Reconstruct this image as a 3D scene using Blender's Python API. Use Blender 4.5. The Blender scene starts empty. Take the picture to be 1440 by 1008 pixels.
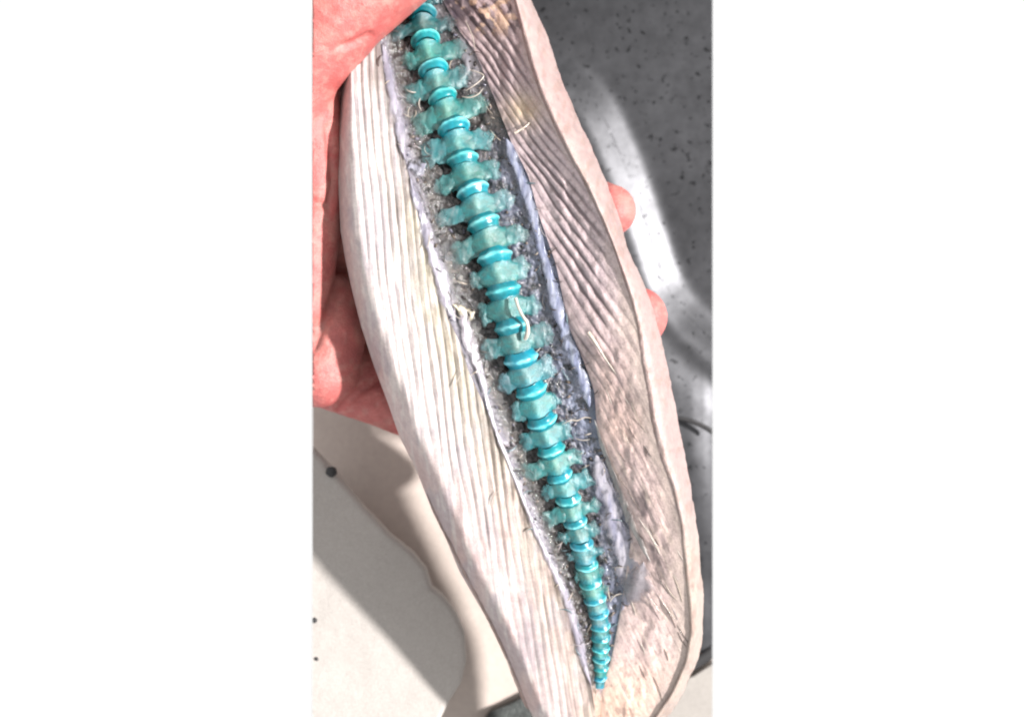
import bpy, bmesh, math, random
import numpy as np
from mathutils import Vector, Matrix

random.seed(7); rng = np.random.default_rng(11)
SC = bpy.context.scene
COL = SC.collection
S = 0.00025            # metres per photograph pixel at the fish
D = 2400.0             # camera height over the fish, same unit

# ------------------------------------------------------------------ camera, world, sun, exposure
cam = bpy.data.cameras.new('camera'); camo = bpy.data.objects.new('camera', cam); COL.objects.link(camo)
camo.location = (0, 0, D*S); camo.rotation_euler = (0, 0, 0)
cam.sensor_width = 36; cam.lens = 60.0; cam.clip_start = 0.01; cam.clip_end = 50
cam.dof.use_dof = True; cam.dof.focus_distance = D*S; cam.dof.aperture_fstop = 7.0
SC.camera = camo
W = bpy.data.worlds.new('World'); SC.world = W; W.use_nodes = True
bg = W.node_tree.nodes['Background']; bg.inputs[0].default_value = (1, 1, 1, 1); bg.inputs[1].default_value = 0.37
sun = bpy.data.lights.new('sun', 'SUN'); suno = bpy.data.objects.new('sun', sun); COL.objects.link(suno)
sun.energy = 4.0; sun.angle = math.radians(2.8); sun.color = (1.0, 0.975, 0.955)
SUN_FROM = Vector((0.98, 0.11, 0.85)).normalized()
suno.rotation_euler = SUN_FROM.to_track_quat('Z', 'Y').to_euler()
SC.view_settings.view_transform = 'Standard'; SC.view_settings.look = 'None'
SC.cycles.pixel_filter_type = 'BLACKMAN_HARRIS'; SC.cycles.filter_width = 2.1
SC.view_settings.exposure = 1.5; SC.view_settings.gamma = 1.0

# ------------------------------------------------------------------ helpers
def P(x, y, h):
    f = (D - h)/D
    return ((x-720)*f*S, -(y-504)*f*S, h*S)
def PA(x, y, h):
    x, y, h = np.broadcast_arrays(np.asarray(x, float), np.asarray(y, float), np.asarray(h, float))
    f = (D-h)/D
    return np.stack([(x-720)*f*S, -(y-504)*f*S, h*S], -1)
def lin(c):
    c = np.asarray(c, float)/255.0
    return np.where(c <= .04045, c/12.92, ((c+.055)/1.055)**2.4)
KEY = 2.55
def alb(r, g, b, k=KEY):
    return lin((r, g, b))/k
def smooth(a, n):
    k = np.hanning(2*n+3)[1:-1]; k /= k.sum()
    p = np.concatenate([2*a[0]-a[n:0:-1], a, 2*a[-1]-a[-2:-n-2:-1]])
    return np.convolve(p, k, 'valid')
YS = np.arange(-80, 1101, 1.0)
def curve(pts, n=14):
    pts = sorted(pts); x = np.array([p[0] for p in pts], float); v = np.array([p[1] for p in pts], float)
    e = np.interp(YS, x, v)
    lo = YS < x[0]; e[lo] = v[0]+(YS[lo]-x[0])*(v[1]-v[0])/(x[1]-x[0])
    hi = YS > x[-1]; e[hi] = v[-1]+(YS[hi]-x[-1])*(v[-1]-v[-2])/(x[-1]-x[-2])
    t = smooth(e, n)
    return lambda y: np.interp(y, YS, t)
def sstep(a, b, x):
    t = np.clip((x-a)/(b-a), 0, 1); return t*t*(3-2*t)
_tab = rng.random((256, 256))
def vnoise(x, y, seed=0):
    x = np.asarray(x, float)+seed*17.3; y = np.asarray(y, float)+seed*9.1
    xi = np.floor(x).astype(int); yi = np.floor(y).astype(int); fx = x-xi; fy = y-yi
    fx = fx*fx*(3-2*fx); fy = fy*fy*(3-2*fy)
    g = lambda a, b: _tab[(a+seed*31) % 256, (b+seed*57) % 256]
    return (g(xi, yi)*(1-fx)+g(xi+1, yi)*fx)*(1-fy)+(g(xi, yi+1)*(1-fx)+g(xi+1, yi+1)*fx)*fy
def fbm(x, y, seed=0, o=4):
    s = 0; a = .5; t = 0
    for i in range(o):
        s = s+a*vnoise(x*2**i, y*2**i, seed+i*3); t += a; a *= .55
    return s/t
def mixc(a, b, t):
    return a*(1-t[..., None])+b*t[..., None]

def tag(o, label=None, cat=None, group=None, kind=None):
    if label: o['label'] = label
    if cat: o['category'] = cat
    if group: o['group'] = group
    if kind: o['kind'] = kind
    return o
def empty(name, loc):
    o = bpy.data.objects.new(name, None); COL.objects.link(o); o.location = loc; o.empty_display_size = .01
    return o
def link(name, me, mat, parent=None):
    o = bpy.data.objects.new(name, me); COL.objects.link(o)
    if mat: me.materials.append(mat)
    if parent:
        o.parent = parent
        if parent.type == 'EMPTY': o.matrix_parent_inverse = Matrix.Translation(-parent.location)
    return o
def mesh_np(name, V, F, mat, parent=None, colour=None, uv=None, smoothf=True):
    V = np.ascontiguousarray(V.reshape(-1, 3)); me = bpy.data.meshes.new(name)
    me.from_pydata(V.tolist(), [], F if isinstance(F, list) else F.tolist())
    if smoothf: me.polygons.foreach_set('use_smooth', np.ones(len(me.polygons), bool))
    if colour is not None:
        c = np.ones((len(V), 4), np.float32); nc = colour.shape[-1]; c[:, :nc] = colour.reshape(-1, nc)
        a = me.color_attributes.new('pigment', 'FLOAT_COLOR', 'POINT'); a.data.foreach_set('color', c.ravel())
    if uv is not None:
        l = me.uv_layers.new(name='UVMap'); idx = np.empty(len(me.loops), np.int32)
        me.loops.foreach_get('vertex_index', idx)
        l.data.foreach_set('uv', uv.reshape(-1, 2)[idx].astype(np.float32).ravel())
    me.update()
    return link(name, me, mat, parent)
def gridF(n, m, off=0, flip=False, wrap=False):
    i, j = np.meshgrid(np.arange(n-1), np.arange(m if wrap else m-1), indexing='ij')
    j2 = (j+1) % m
    q = np.stack([i*m+j, (i+1)*m+j, (i+1)*m+j2, i*m+j2], -1).reshape(-1, 4)+off
    return q[:, ::-1] if flip else q

# ------------------------------------------------------------------ materials
class N:
    def __init__(s, name):
        s.m = bpy.data.materials.new(name); s.m.use_nodes = True; s.t = s.m.node_tree
        s.b = s.t.nodes['Principled BSDF']
    def n(s, typ, **kw):
        k = s.t.nodes.new(typ)
        for a, v in kw.items(): setattr(k, a, v)
        return k
    def l(s, a, b): s.t.links.new(a, b)
    def noise(s, vec, scale, detail=4, rough=.6):
        k = s.n('ShaderNodeTexNoise'); k.inputs['Scale'].default_value = scale; k.inputs['Detail'].default_value = detail
        k.inputs['Roughness'].default_value = rough; s.l(vec, k.inputs['Vector']); return k.outputs['Fac']
    def mapped(s, src, sc):
        k = s.n('ShaderNodeMapping'); k.inputs['Scale'].default_value = sc; s.l(src, k.inputs['Vector']); return k.outputs[0]
    def ramp(s, fac, stops):
        k = s.n('ShaderNodeValToRGB'); e = k.color_ramp.elements
        while len(e) < len(stops): e.new(.5)
        for el, (p, c) in zip(e, stops): el.position = p; el.color = (*c, 1)
        s.l(fac, k.inputs[0]); return k.outputs[0]
    def mult(s, a, b, f=1.0, mode='MULTIPLY'):
        k = s.n('ShaderNodeMix', data_type='RGBA', blend_type=mode); k.inputs[0].default_value = f
        s.l(a, k.inputs[6]); s.l(b, k.inputs[7]); return k.outputs[2]
    def bump(s, hs, strength, dist):
        k = s.n('ShaderNodeBump'); k.inputs['Strength'].default_value = strength; k.inputs['Distance'].default_value = dist
        s.l(hs, k.inputs['Height']); return k
def g3(v): return (v, v, v)
def pigment_mat(name, rough=.45, coat=.25, coatr=.2, grain=(900, .35), fibre=None, sss=0., spec=.4, bumpd=.0006, bumps=.5, ior=1.4, speck=0.):
    m = N(name); a = m.n('ShaderNodeVertexColor', layer_name='pigment'); tc = m.n('ShaderNodeTexCoord')
    g = m.noise(tc.outputs['Object'], grain[0], 5, .65)
    lo, hi = 1-grain[1], 1+grain[1]
    c = m.mult(a.outputs[0], m.ramp(g, [(.25, g3(lo)), (.75, g3(min(hi, 1.6)))]))
    g2 = m.noise(tc.outputs['Object'], grain[0]*.22, 3)
    c = m.mult(c, m.ramp(g2, [(.3, (.86, .84, .86)), (.7, (1.12, 1.12, 1.1))]))
    h = g
    if fibre:
        fv = m.mapped(tc.outputs['UV'], (fibre[0], fibre[1], 1))
        f = m.noise(fv, 1.0, 4, .6)
        c = m.mult(c, m.ramp(f, [(.3, (1-fibre[2], 1-fibre[2]*1.1, 1-fibre[2]*1.2)), (.68, g3(1+fibre[2]*.6))]))
        ad = m.n('ShaderNodeMath', operation='ADD'); m.l(f, ad.inputs[0])
        mu = m.n('ShaderNodeMath', operation='MULTIPLY'); m.l(g, mu.inputs[0]); mu.inputs[1].default_value = .6
        m.l(mu.outputs[0], ad.inputs[1]); h = ad.outputs[0]
    m.l(c, m.b.inputs['Base Color'])
    b = m.bump(h, bumps, bumpd); m.l(b.outputs[0], m.b.inputs['Normal']); m.l(b.outputs[0], m.b.inputs['Coat Normal'])
    m.b.inputs['Roughness'].default_value = rough; m.b.inputs['Coat Weight'].default_value = coat
    m.b.inputs['Coat Roughness'].default_value = coatr; m.b.inputs['Specular IOR Level'].default_value = spec
    if sss:
        m.b.inputs['Subsurface Weight'].default_value = sss; m.b.inputs['Subsurface Radius'].default_value = (1, .5, .4)
        m.b.inputs['Subsurface Scale'].default_value = .0015
    return m.m
def plain_mat(name, col, rough=.5, metal=0., nz=(60, .15), fine=(900, .1), bumpd=.0003, bumps=.3, spec=.5, stretch=None):
    m = N(name); tc = m.n('ShaderNodeTexCoord'); src = tc.outputs['Object']
    if stretch: src = m.mapped(src, stretch)
    a = m.noise(src, nz[0], 4); b = m.noise(src, fine[0], 4)
    rgb = m.n('ShaderNodeRGB'); rgb.outputs[0].default_value = (*col, 1)
    c = m.mult(rgb.outputs[0], m.ramp(a, [(.3, g3(1-nz[1])), (.7, g3(1+nz[1]))]))
    c = m.mult(c, m.ramp(b, [(.3, g3(1-fine[1])), (.7, g3(1+fine[1]))]))
    m.l(c, m.b.inputs['Base Color']); bp = m.bump(b, bumps, bumpd); m.l(bp.outputs[0], m.b.inputs['Normal'])
    m.b.inputs['Roughness'].default_value = rough; m.b.inputs['Metallic'].default_value = metal
    m.b.inputs['Specular IOR Level'].default_value = spec
    return m

M_flank = pigment_mat('flank_flesh', .5, .22, .25, (1500, .13), (.13, .012, .07), sss=.2)
M_right = pigment_mat('wall_flesh', .45, .25, .22, (1300, .2), (.12, .014, .05))
M_rim = pigment_mat('rim_skin', .5, .15, .3, (1300, .06), None, sss=.12)
M_cav = pigment_mat('cavity_lining', .25, 1.0, .08, (700, .22), None, bumpd=.001, bumps=.7)
M_memb = pigment_mat('membrane', .3, .6, .12, (1200, .08), (.1, .02, .12), bumpd=.0006)
M_bone = pigment_mat('dyed_cartilage', .3, .6, .1, (1500, .3), None, bumpd=.0007, bumps=.5, sss=.4)
M_lobe = pigment_mat('thin_cartilage', .3, .5, .12, (1500, .24), None, bumpd=.0006, bumps=.4, sss=.4)
for _m in (M_lobe, M_memb):
    _t = _m.node_tree; _t.links.new([q for q in _t.nodes if q.bl_idname == 'ShaderNodeVertexColor'][0].outputs['Alpha'], _t.nodes['Principled BSDF'].inputs['Alpha'])
for _m in (M_bone, M_lobe):
    _b = _m.node_tree.nodes['Principled BSDF']; _b.inputs['Subsurface Radius'].default_value = (.5, 1, 1); _b.inputs['Subsurface Scale'].default_value = .0028
M_ring = pigment_mat('dyed_ring', .28, .35, .1, (1200, .12), None, bumpd=.0003, bumps=.25)
M_shred = pigment_mat('tissue', .3, .6, .12, (1500, .25), None)
M_skin = pigment_mat('hand_skin', .5, .08, .3, (900, .12), None, sss=.15, bumpd=.0007, bumps=.6)

# ------------------------------------------------------------------ fish outline (pixel rows measured on the photograph)
L = curve([(-60, 500), (40, 487), (117, 480), (187, 475), (252, 475), (325, 479), (367, 486), (408, 495), (456, 507), (515, 526), (571, 547), (612, 561), (662, 586), (721, 609), (754, 626), (803, 646), (870, 685), (924, 711), (980, 735), (1008, 750)], 10)
ML = curve([(-60, 520), (0, 527), (79, 537), (104, 540), (156, 556), (210, 566), (254, 577), (304, 588), (346, 599), (398, 617), (442, 628), (483, 647), (525, 660), (567, 680), (619, 701), (712, 739), (776, 765), (815, 783), (838, 793), (887, 811), (920, 818), (970, 832), (1006, 838)], 10)
MR = curve([(-60, 610), (0, 622), (42, 645), (73, 668), (135, 694), (200, 719), (247, 743), (303, 758), (372, 782), (421, 792), (460, 800), (508, 821), (551, 836), (611, 840), (647, 855), (697, 872), (733, 884), (764, 887), (800, 881), (855, 873), (924, 860), (970, 847), (1006, 844)], 10)
RI = curve([(-60, 706), (0, 722), (82, 742), (133, 759), (176, 778), (215, 797), (256, 820), (308, 845), (351, 863), (415, 884), (454, 895), (508, 902), (540, 908), (594, 916), (643, 928), (686, 945), (738, 957), (794, 962), (855, 968), (887, 970), (931, 963), (974, 944), (1006, 922)], 10)
RO = curve([(-60, 722), (0, 748), (50, 769), (123, 795), (177, 817), (215, 834), (252, 852), (314, 872), (351, 884), (400, 905), (447, 922), (508, 936), (561, 948), (610, 956), (660, 967), (720, 978), (815, 988), (833, 989), (898, 988), (924, 982), (974, 962), (1000, 945), (1040, 905)], 8)
SX = curve([(-20, 585), (22, 594), (57, 598), (100, 610), (137, 622), (180, 638), (225, 651), (269, 665), (315, 680), (362, 696), (409, 708), (458, 719), (503, 732), (548, 747), (590, 762), (632, 775), (669, 787), (701, 799), (733, 809), (764, 818), (794, 825), (818, 830), (842, 837), (861, 842), (879, 844), (900, 845), (925, 845), (940, 845), (976, 842)], 8)
def z0(y): return -118*((np.asarray(y, float)-450)/500.0)**2

fish = empty('fish_carcass', P(740, 500, -120))
tag(fish, 'opened pale fish body held across a hand, turquoise backbone exposed', 'fish')

Y = np.arange(-50, 1046, 1.9); NY = len(Y)
def under(lo, hi, n, zl, zr, depth, a0, a1):
    s = np.linspace(a0, a1, n)
    return s

XL, XR = L(Y), RO(Y)
def under_z(x, y2, zedge_l=-48, zedge_r=-34):
    u = np.clip((x-L(y2))/(RO(y2)-L(y2)), 0, 1)
    return z0(y2)+zedge_l*(1-u)+zedge_r*u-60*np.sin(np.pi*u)**1.1
def patch(name, mat, xa, xb, n, zfun, cfun, bottom=True, label=None):
    w = np.linspace(0, 1, n)[None, :]; yy = np.repeat(Y[:, None], n, 1)
    x = xa(Y)[:, None]*(1-w)+xb(Y)[:, None]*w; w = np.repeat(w, NY, 0)
    z = z0(yy)+zfun(w, x, yy)
    col = cfun(w, x, yy)
    V = PA(x, yy, z); F = gridF(NY, n)
    uv = np.stack([x-(slant(yy) if name == 'flank' else .5*yy), yy], -1)
    if bottom:
        nb = max(6, n//8); wb = np.linspace(0, 1, nb)[None, :]; Yb = Y[::6]; yb = np.repeat(Yb[:, None], nb, 1)
        xb_ = xa(Yb)[:, None]*(1-wb)+xb(Yb)[:, None]*wb
        zb = under_z(xb_, yb)
        Vb = PA(xb_, yb, zb); cb = np.broadcast_to(alb(200, 168, 158), Vb.shape)
        F = np.concatenate([F, gridF(len(Yb), nb, V.shape[0]*V.shape[1], True)])
        V = np.concatenate([V.reshape(-1, 3), Vb.reshape(-1, 3)]); col = np.concatenate([col.reshape(-1, 3), cb.reshape(-1, 3)])
        uv = np.concatenate([uv.reshape(-1, 2), np.stack([xb_-SX(yb), yb], -1).reshape(-1, 2)])
    o = mesh_np(name, V, F, mat, fish, col, uv)
    if label: o['label'] = label
    return o

# left flank : rounded bulge with lengthwise muscle ridges
slant = lambda y: .8*_slant(y)
_slant = curve([(-60, -6), (100, 8), (200, 16), (300, 25), (400, 37), (500, 54), (600, 72), (700, 88), (800, 105), (900, 124), (1000, 144), (1060, 156)], 30)
def ridge_phase(w, x, y):
    return (x-slant(y))/11.4+.55*(fbm(y/260, x/90, 2, 2)-.5)+.9*(fbm(x/42, y/170, 3, 2)-.5)
def ridge(ph):
    f = ph-np.floor(ph); return 1-np.abs(2*f-1)**2.0
def z_left(w, x, y):
    base = -48+58*(1-(1-np.clip(w/.26, 0, 1))**2.3)-8*np.clip((w-.26)/.74, 0, 1)**1.6
    amp = sstep(.10, .45, w)*(.45+.9*sstep(.25, .75, fbm(y/130, w*5, 6, 3)))*(1-.5*sstep(600, 760, y))
    r = ridge(ridge_phase(w, x, y))
    fine = (fbm((x-slant(y))/3.5, y/60, 8, 3)-.5)*2.6*sstep(.05, .3, w)
    lump = (fbm(x/38, y/70, 9, 3)-.5)*9*sstep(0, .15, w)
    return base+2.3*amp*(r-.7)+fine*.45+lump
def c_left(w, x, y):
    r = ridge(ridge_phase(w, x, y))
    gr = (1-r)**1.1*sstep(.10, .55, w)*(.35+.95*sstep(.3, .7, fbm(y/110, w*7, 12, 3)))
    c = np.broadcast_to(alb(244, 232, 230, 2.2), w.shape+(3,)).copy()
    c = mixc(c, alb(226, 212, 186), np.clip(sstep(.45, .85, w)*sstep(150, 450, y)*(.3+.9*fbm(x/25, y/90, 14, 3)), 0, 1)*.75)
    c = mixc(c, alb(240, 208, 204, 2.2), np.clip((1-sstep(.02, .28, w))*.75*(.5+fbm(x/30, y/60, 15, 2)), 0, 1))
    c = mixc(c, alb(228, 194, 190, 2.3), sstep(560, 800, y)*np.clip(1.7*fbm(x/34, y/70, 17, 3)-.3, 0, 1)*.75)
    c = mixc(c, alb(206, 196, 204, 2.3), sstep(.5, .66, fbm(x/22, y/50, 18, 3))*.5)
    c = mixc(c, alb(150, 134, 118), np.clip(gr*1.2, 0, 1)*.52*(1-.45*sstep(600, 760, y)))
    st = fbm((x-slant(y))/4, y/60, 21, 3); c = mixc(c, alb(158, 144, 130), sstep(.54, .72, st)*sstep(.25, .8, w)*.5); st2 = fbm((x-slant(y))/6, y/40, 25, 3); c = mixc(c, alb(252, 246, 240, 2.1), sstep(.56, .7, st2)*.5)
    c = mixc(c, alb(196, 186, 154, 2.4), sstep(.62, .95, w)*sstep(220, 320, y)*(1-sstep(480, 620, y))*np.clip(1.6*fbm(x/16, y/50, 26, 3)-.2, 0, 1)*.75)
    dk = sstep(.80, 1, w)*sstep(.42, .62, fbm(x/9, y/26, 23, 3)); c = mixc(c, alb(118, 104, 88), dk*.65)
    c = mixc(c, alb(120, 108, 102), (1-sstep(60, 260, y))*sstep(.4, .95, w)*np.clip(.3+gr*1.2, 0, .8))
    return c
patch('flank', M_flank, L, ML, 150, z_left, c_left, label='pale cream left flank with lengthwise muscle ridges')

# cavity
JY = [-22, 20, 57, 99, 138, 181, 225, 269, 315, 362, 409, 458, 504, 548, 591, 632, 668, 701, 733, 764, 793, 818, 841, 861, 879, 895, 910, 924, 938, 952, 966]
RR = curve([(-20, 18), (57, 19), (137, 20.5), (228, 22), (315, 23), (409, 25), (458, 24), (548, 21), (632, 18.5), (701, 17), (764, 15.5), (842, 14.5), (900, 13), (940, 10.5), (976, 6), (1000, 4)], 8)
LOB = curve([(-20, 50), (57, 50), (180, 56), (290, 58), (400, 52), (480, 48), (560, 43), (650, 42), (720, 36), (780, 26), (830, 19), (860, 15), (900, 0), (1000, 0)], 8)
def pits(x, y):
    p = np.zeros(np.shape(x))
    for q in JY[1:24]:
        rr_ = 13*min(1, float(LOB(q))/50)+3
        for sg in (-1, 1):
            ex = float(SX(q))+sg*(float(RR(q))+rr_*1.05); ey = q-sg*9+3
            p = np.maximum(p, np.exp(-(((x-ex)/rr_)**2+((y-ey)/(rr_*.8))**2)*1.3))
    return p
def z_cav(w, x, y):
    wid = (MR(y)-ML(y))/150.0
    return (2*(1-w)-8*w)-(1-sstep(930, 975, y))*np.clip(wid, .1, 1)*19*np.sin(np.pi*w)**.55+(fbm(x/13, y/13, 31, 4)-.5)*11*np.sin(np.pi*w)**.5+(fbm(x/5, y/5, 33, 2)-.5)*5*np.sin(np.pi*w)
def c_cav(w, x, y):
    a = fbm(x/11, y/11, 35, 4); b = fbm(x/5, y/5, 37, 3)
    c = np.broadcast_to(alb(92, 84, 80, 2.5), w.shape+(3,)).copy()
    c = mixc(c, alb(150, 138, 130, 2.4), sstep(.52, .68, b)*.5)
    c = mixc(c, alb(60, 54, 54, 2), sstep(.44, .56, a)*.92)
    c = c*.78
    c = mixc(c, alb(146, 153, 178, 2), sstep(.58, .74, w)*np.clip(.35+fbm(x/14, y/30, 41, 3)*.9, 0, 1)*sstep(170, 260, y)*.92)
    c = mixc(c, alb(190, 184, 202, 2), (1-sstep(.03, .14, w))*.45)
    c = mixc(c, alb(186, 182, 188, 2), (1-sstep(90, 170, y))*sstep(.6, .75, w)*np.clip(.3+fbm(x/12, y/12, 43, 3), 0, 1)*.8)
    d = sstep(.64, .72, fbm(x/7, y/9, 45, 3)); c = mixc(c, alb(34, 31, 35, 2), d*.8)
    c = mixc(c, alb(44, 38, 37, 2), pits(x, y)*np.clip(fbm(x/6, y/6, 47, 3)*2.6-.4, 0, 1)*.97)
    c = mixc(c, alb(216, 184, 166, 2), sstep(955, 985, y)); return c
patch('cavity_lining', M_cav, ML, MR, 130, z_cav, c_cav, label='dark speckled cavity lining around the backbone')

# right wall : oblique grooves
def gphase(w, x, y):
    return (y-(235-60*sstep(0, 200, y)*0)*w**.9)/41.0+.45*(fbm(x/90, y/120, 51, 2)-.5)+.12*(fbm(x/20, y/30, 53, 2)-.5)
def gstr(w, x, y):
    return (1-.85*sstep(400, 580, y))*(.45+1.0*sstep(.3, .75, fbm((x*.84-.54*y)/17, (y*.84+x*.54)/70, 55, 3)))
def z_right(w, x, y):
    r = ridge(gphase(w, x, y))
    sl = 1-.55*sstep(800, 960, y)
    return -8+sl*45*w**(1.2-.45*sstep(330, 470, y))+2.5*(r-.7)*gstr(w, x, y)*np.sin(np.pi*np.clip(w, 0, 1))**.4+(fbm(x/22, y/40, 57, 3)-.5)*9*np.sin(np.pi*w)+(fbm((x-.45*y)/7, y/80, 58, 3)-.5)*1.6*sstep(350, 600, y)*np.sin(np.pi*w)
def c_right(w, x, y):
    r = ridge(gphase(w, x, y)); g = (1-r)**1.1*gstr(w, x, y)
    k = 1.2
    c = np.broadcast_to(alb(192, 174, 176, k), w.shape+(3,)).copy()
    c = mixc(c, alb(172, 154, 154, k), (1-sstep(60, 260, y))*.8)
    c = mixc(c, alb(206, 178, 168, k), sstep(380, 560, y)*np.clip(.25+.9*fbm(x/30, y/60, 61, 3), 0, 1)*(1-sstep(640, 720, y)*.5))
    c = mixc(c, alb(202, 180, 174, k), sstep(620, 760, y)*.6)
    c = mixc(c, alb(214, 180, 160, k), sstep(905, 985, y)*.8)
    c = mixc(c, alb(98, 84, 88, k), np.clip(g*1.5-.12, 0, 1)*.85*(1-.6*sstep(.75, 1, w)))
    st = fbm((x-.52*y)/5, y/55, 63, 3)
    c = mixc(c, alb(92, 80, 76, k), sstep(.52, .68, st)*sstep(420, 620, y)*(1-sstep(950, 1000, y))*.3*np.sin(np.pi*w)**.5)
    c = mixc(c, alb(228, 208, 192, k), sstep(.57, .72, 1-st)*sstep(560, 680, y)*.5)
    sp = fbm(x/6, y/8, 65, 3); c = mixc(c, alb(84, 72, 68, k), sstep(.58, .7, sp)*.35)
    c = mixc(c, alb(228, 208, 198, 2.0), sstep(.92-.42*sstep(330, 460, y), 1, w+(fbm(x/12, y/50, 67, 3)-.5)*.35)*(.3+.65*sstep(330, 460, y)))
    sm_ = sstep(.5, .64, fbm(x/15, y/34, 72, 3))*np.exp(-((w-.45)/.3)**2)*sstep(520, 600, y)*(1-sstep(760, 840, y)); c = mixc(c, alb(96, 84, 86, k), sm_*.8)
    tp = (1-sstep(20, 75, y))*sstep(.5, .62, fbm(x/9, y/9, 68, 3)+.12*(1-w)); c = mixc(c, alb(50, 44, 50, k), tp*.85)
    tp = (1-sstep(30, 60, y))*sstep(.58, .66, fbm(x/12, y/12, 69, 3)); c = mixc(c, alb(206, 176, 150, k), tp*.7)
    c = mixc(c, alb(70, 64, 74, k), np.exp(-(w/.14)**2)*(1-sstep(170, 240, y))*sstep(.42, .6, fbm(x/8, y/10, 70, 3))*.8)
    c = mixc(c, alb(190, 168, 130, k), np.exp(-((x-735)/26)**2-((y-155)/24)**2)*.6)
    return c
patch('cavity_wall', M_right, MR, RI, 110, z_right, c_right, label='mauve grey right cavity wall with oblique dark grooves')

# rim
def z_rim(w, x, y):
    sl = 1-.55*sstep(800, 960, y)
    lip = sl*37
    return lip+(7-5*sstep(330, 450, y))*np.exp(-((w-.16)/.16)**2)*sstep(0, .08, w)+3*np.sin(np.pi*w)+(-34-lip)*w**3.2+(fbm(x/14, y/45, 71, 3)-.5)*5*np.sin(np.pi*w)**.6+(fbm(x/4, y/9, 73, 2)-.5)*1.2
def c_rim(w, x, y):
    c = np.broadcast_to(alb(234, 206, 200, 3.15), w.shape+(3,)).copy()
    c = mixc(c, alb(242, 224, 216, 2.9), np.exp(-((w-.2)/.16)**2)*.7)
    c = mixc(c, alb(232, 186, 182, 3.1), np.clip(fbm(x/14, y/60, 75, 3)*1.4-.4, 0, 1)*.7*(1-sstep(500, 700, y)*.5))
    c = mixc(c, alb(236, 216, 200, 2.9), sstep(680, 800, y)*.7)
    c = mixc(c, alb(196, 162, 148, 2.9), sstep(.55, .7, fbm(x/7, y/16, 76, 3))*.45)
    return c
ROr = lambda y: RO(y)+(fbm(y/9, y*0+.5, 141, 3)-.5)*3+(fbm(y/50, y*0+.5, 143, 2)-.5)*5
RIr = lambda y: RI(y)
patch('cut_rim', M_rim, RIr, ROr, 46, z_rim, c_rim, label='pale pink cut edge along the right side')

# ------------------------------------------------------------------ membranes, strands
def top_h(x, y):
    a, b, c_, d_ = ML(y), MR(y), RI(y), L(y)
    wl = np.clip((x-d_)/(a-d_), 0, 1); wc = np.clip((x-a)/(b-a), 0, 1); wr = np.clip((x-b)/(c_-b), 0, 1)
    sl = 1-.55*sstep(800, 960, y)
    zl = -48+58*(1-(1-np.clip(wl/.26, 0, 1))**2.3)-8*np.clip((wl-.26)/.74, 0, 1)**1.6
    zc = (2*(1-wc)-8*wc)-np.clip((b-a)/150., .1, 1)*13*np.sin(np.pi*wc)**.8
    return np.where(x < a, zl, np.where(x < b, zc, -8+sl*45*wr**(1.2-.45*sstep(330, 470, y))))
def ribbon(name, pts, mat, cfun, h=4, bulge=5, edge=.45, seed=0, nsub=16, label=None, m=13, surf=None):
    pts = np.array(pts, float); n0 = len(pts); t = np.linspace(0, n0-1, (n0-1)*nsub+1)
    q = np.stack([np.interp(t, np.arange(n0), pts[:, k]) for k in range(3)], -1)
    for k in range(3): q[:, k] = smooth(q[:, k], min(nsub//2+1, len(q)-2))
    n = len(q); d = np.gradient(q[:, :2], axis=0); d /= np.linalg.norm(d, axis=1)[:, None]
    nr = np.stack([-d[:, 1], d[:, 0]], -1)
    s = np.linspace(-1, 1, m); q[:, 2] *= .88*np.clip(np.minimum(t, t[-1]-t)/.7, .03, 1)**.5
    wl = q[:, 2]*(1.05+1.6*edge*(fbm(t*2.1, t*0+3, seed+1, 4)-.5)*2); wr = q[:, 2]*(1.05+1.6*edge*(fbm(t*2.1, t*0+9, seed+2, 4)-.5)*2)
    wd = np.where(s[None, :] < 0, wl[:, None], wr[:, None])
    x = q[:, 0:1]+nr[:, 0:1]*s*wd; y = q[:, 1:2]+nr[:, 1:2]*s*wd
    base = z0(y)+top_h(x, y); h = min(h, 3)*.7; bulge = bulge*.32
    bl = bulge*(1-s[None, :]**2)**.7
    nz = (fbm(x/7, y/26, seed+5, 3)-.5)*4.5
    zt = base+h+bl+nz; zb = base+h-4-bl*.2
    V = np.concatenate([PA(x, y, zt), PA(x, y, zb)[:, ::-1]], 1); M2 = 2*m
    F = gridF(n, M2, 0, False, True)
    c = cfun(np.broadcast_to(s, x.shape), x, y); c = np.concatenate([c, c[:, ::-1]], 1)
    F = F.tolist()+[list(range(M2)), list(range((n-1)*M2, n*M2))[::-1]]
    uv = np.stack([np.concatenate([x, x[:, ::-1]], 1), np.concatenate([y, y[:, ::-1]], 1)], -1)
    al = np.clip(.98-.85*np.abs(s[None, :])**1.6*(.3+1.2*fbm(x/9, y/16, seed+9, 3))-.5*sstep(.55, .75, fbm(x/6, y/10, seed+11, 3)), .12, 1)
    al = np.concatenate([al, al[:, ::-1]], 1)
    o = mesh_np(name, V, F, mat, fish, np.concatenate([c, al[..., None]], -1), uv)
    if label: o['label'] = label
    return o
def memb_col(a, b, k=2.5, sc=(12, 30), seed=81):
    A, B = alb(*a, k), alb(*b, k)
    def f(s, x, y):
        t = sstep(.3, .7, fbm(x/sc[0], y/sc[1], seed, 3)); c = mixc(np.broadcast_to(A, x.shape+(3,)), B, t)
        return c
    return f
lav = memb_col((214, 208, 222), (170, 166, 186))
blu = memb_col((208, 214, 236), (160, 168, 202), k=2.1, seed=84, sc=(5, 24))
wht = memb_col((236, 230, 226), (200, 192, 190), seed=87)
def pl(f, ys, w, dx=0): return [(float(f(y))+dx, y, w_) for y, w_ in zip(ys, w if isinstance(w, (list, tuple)) else [w]*len(ys))]
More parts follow.
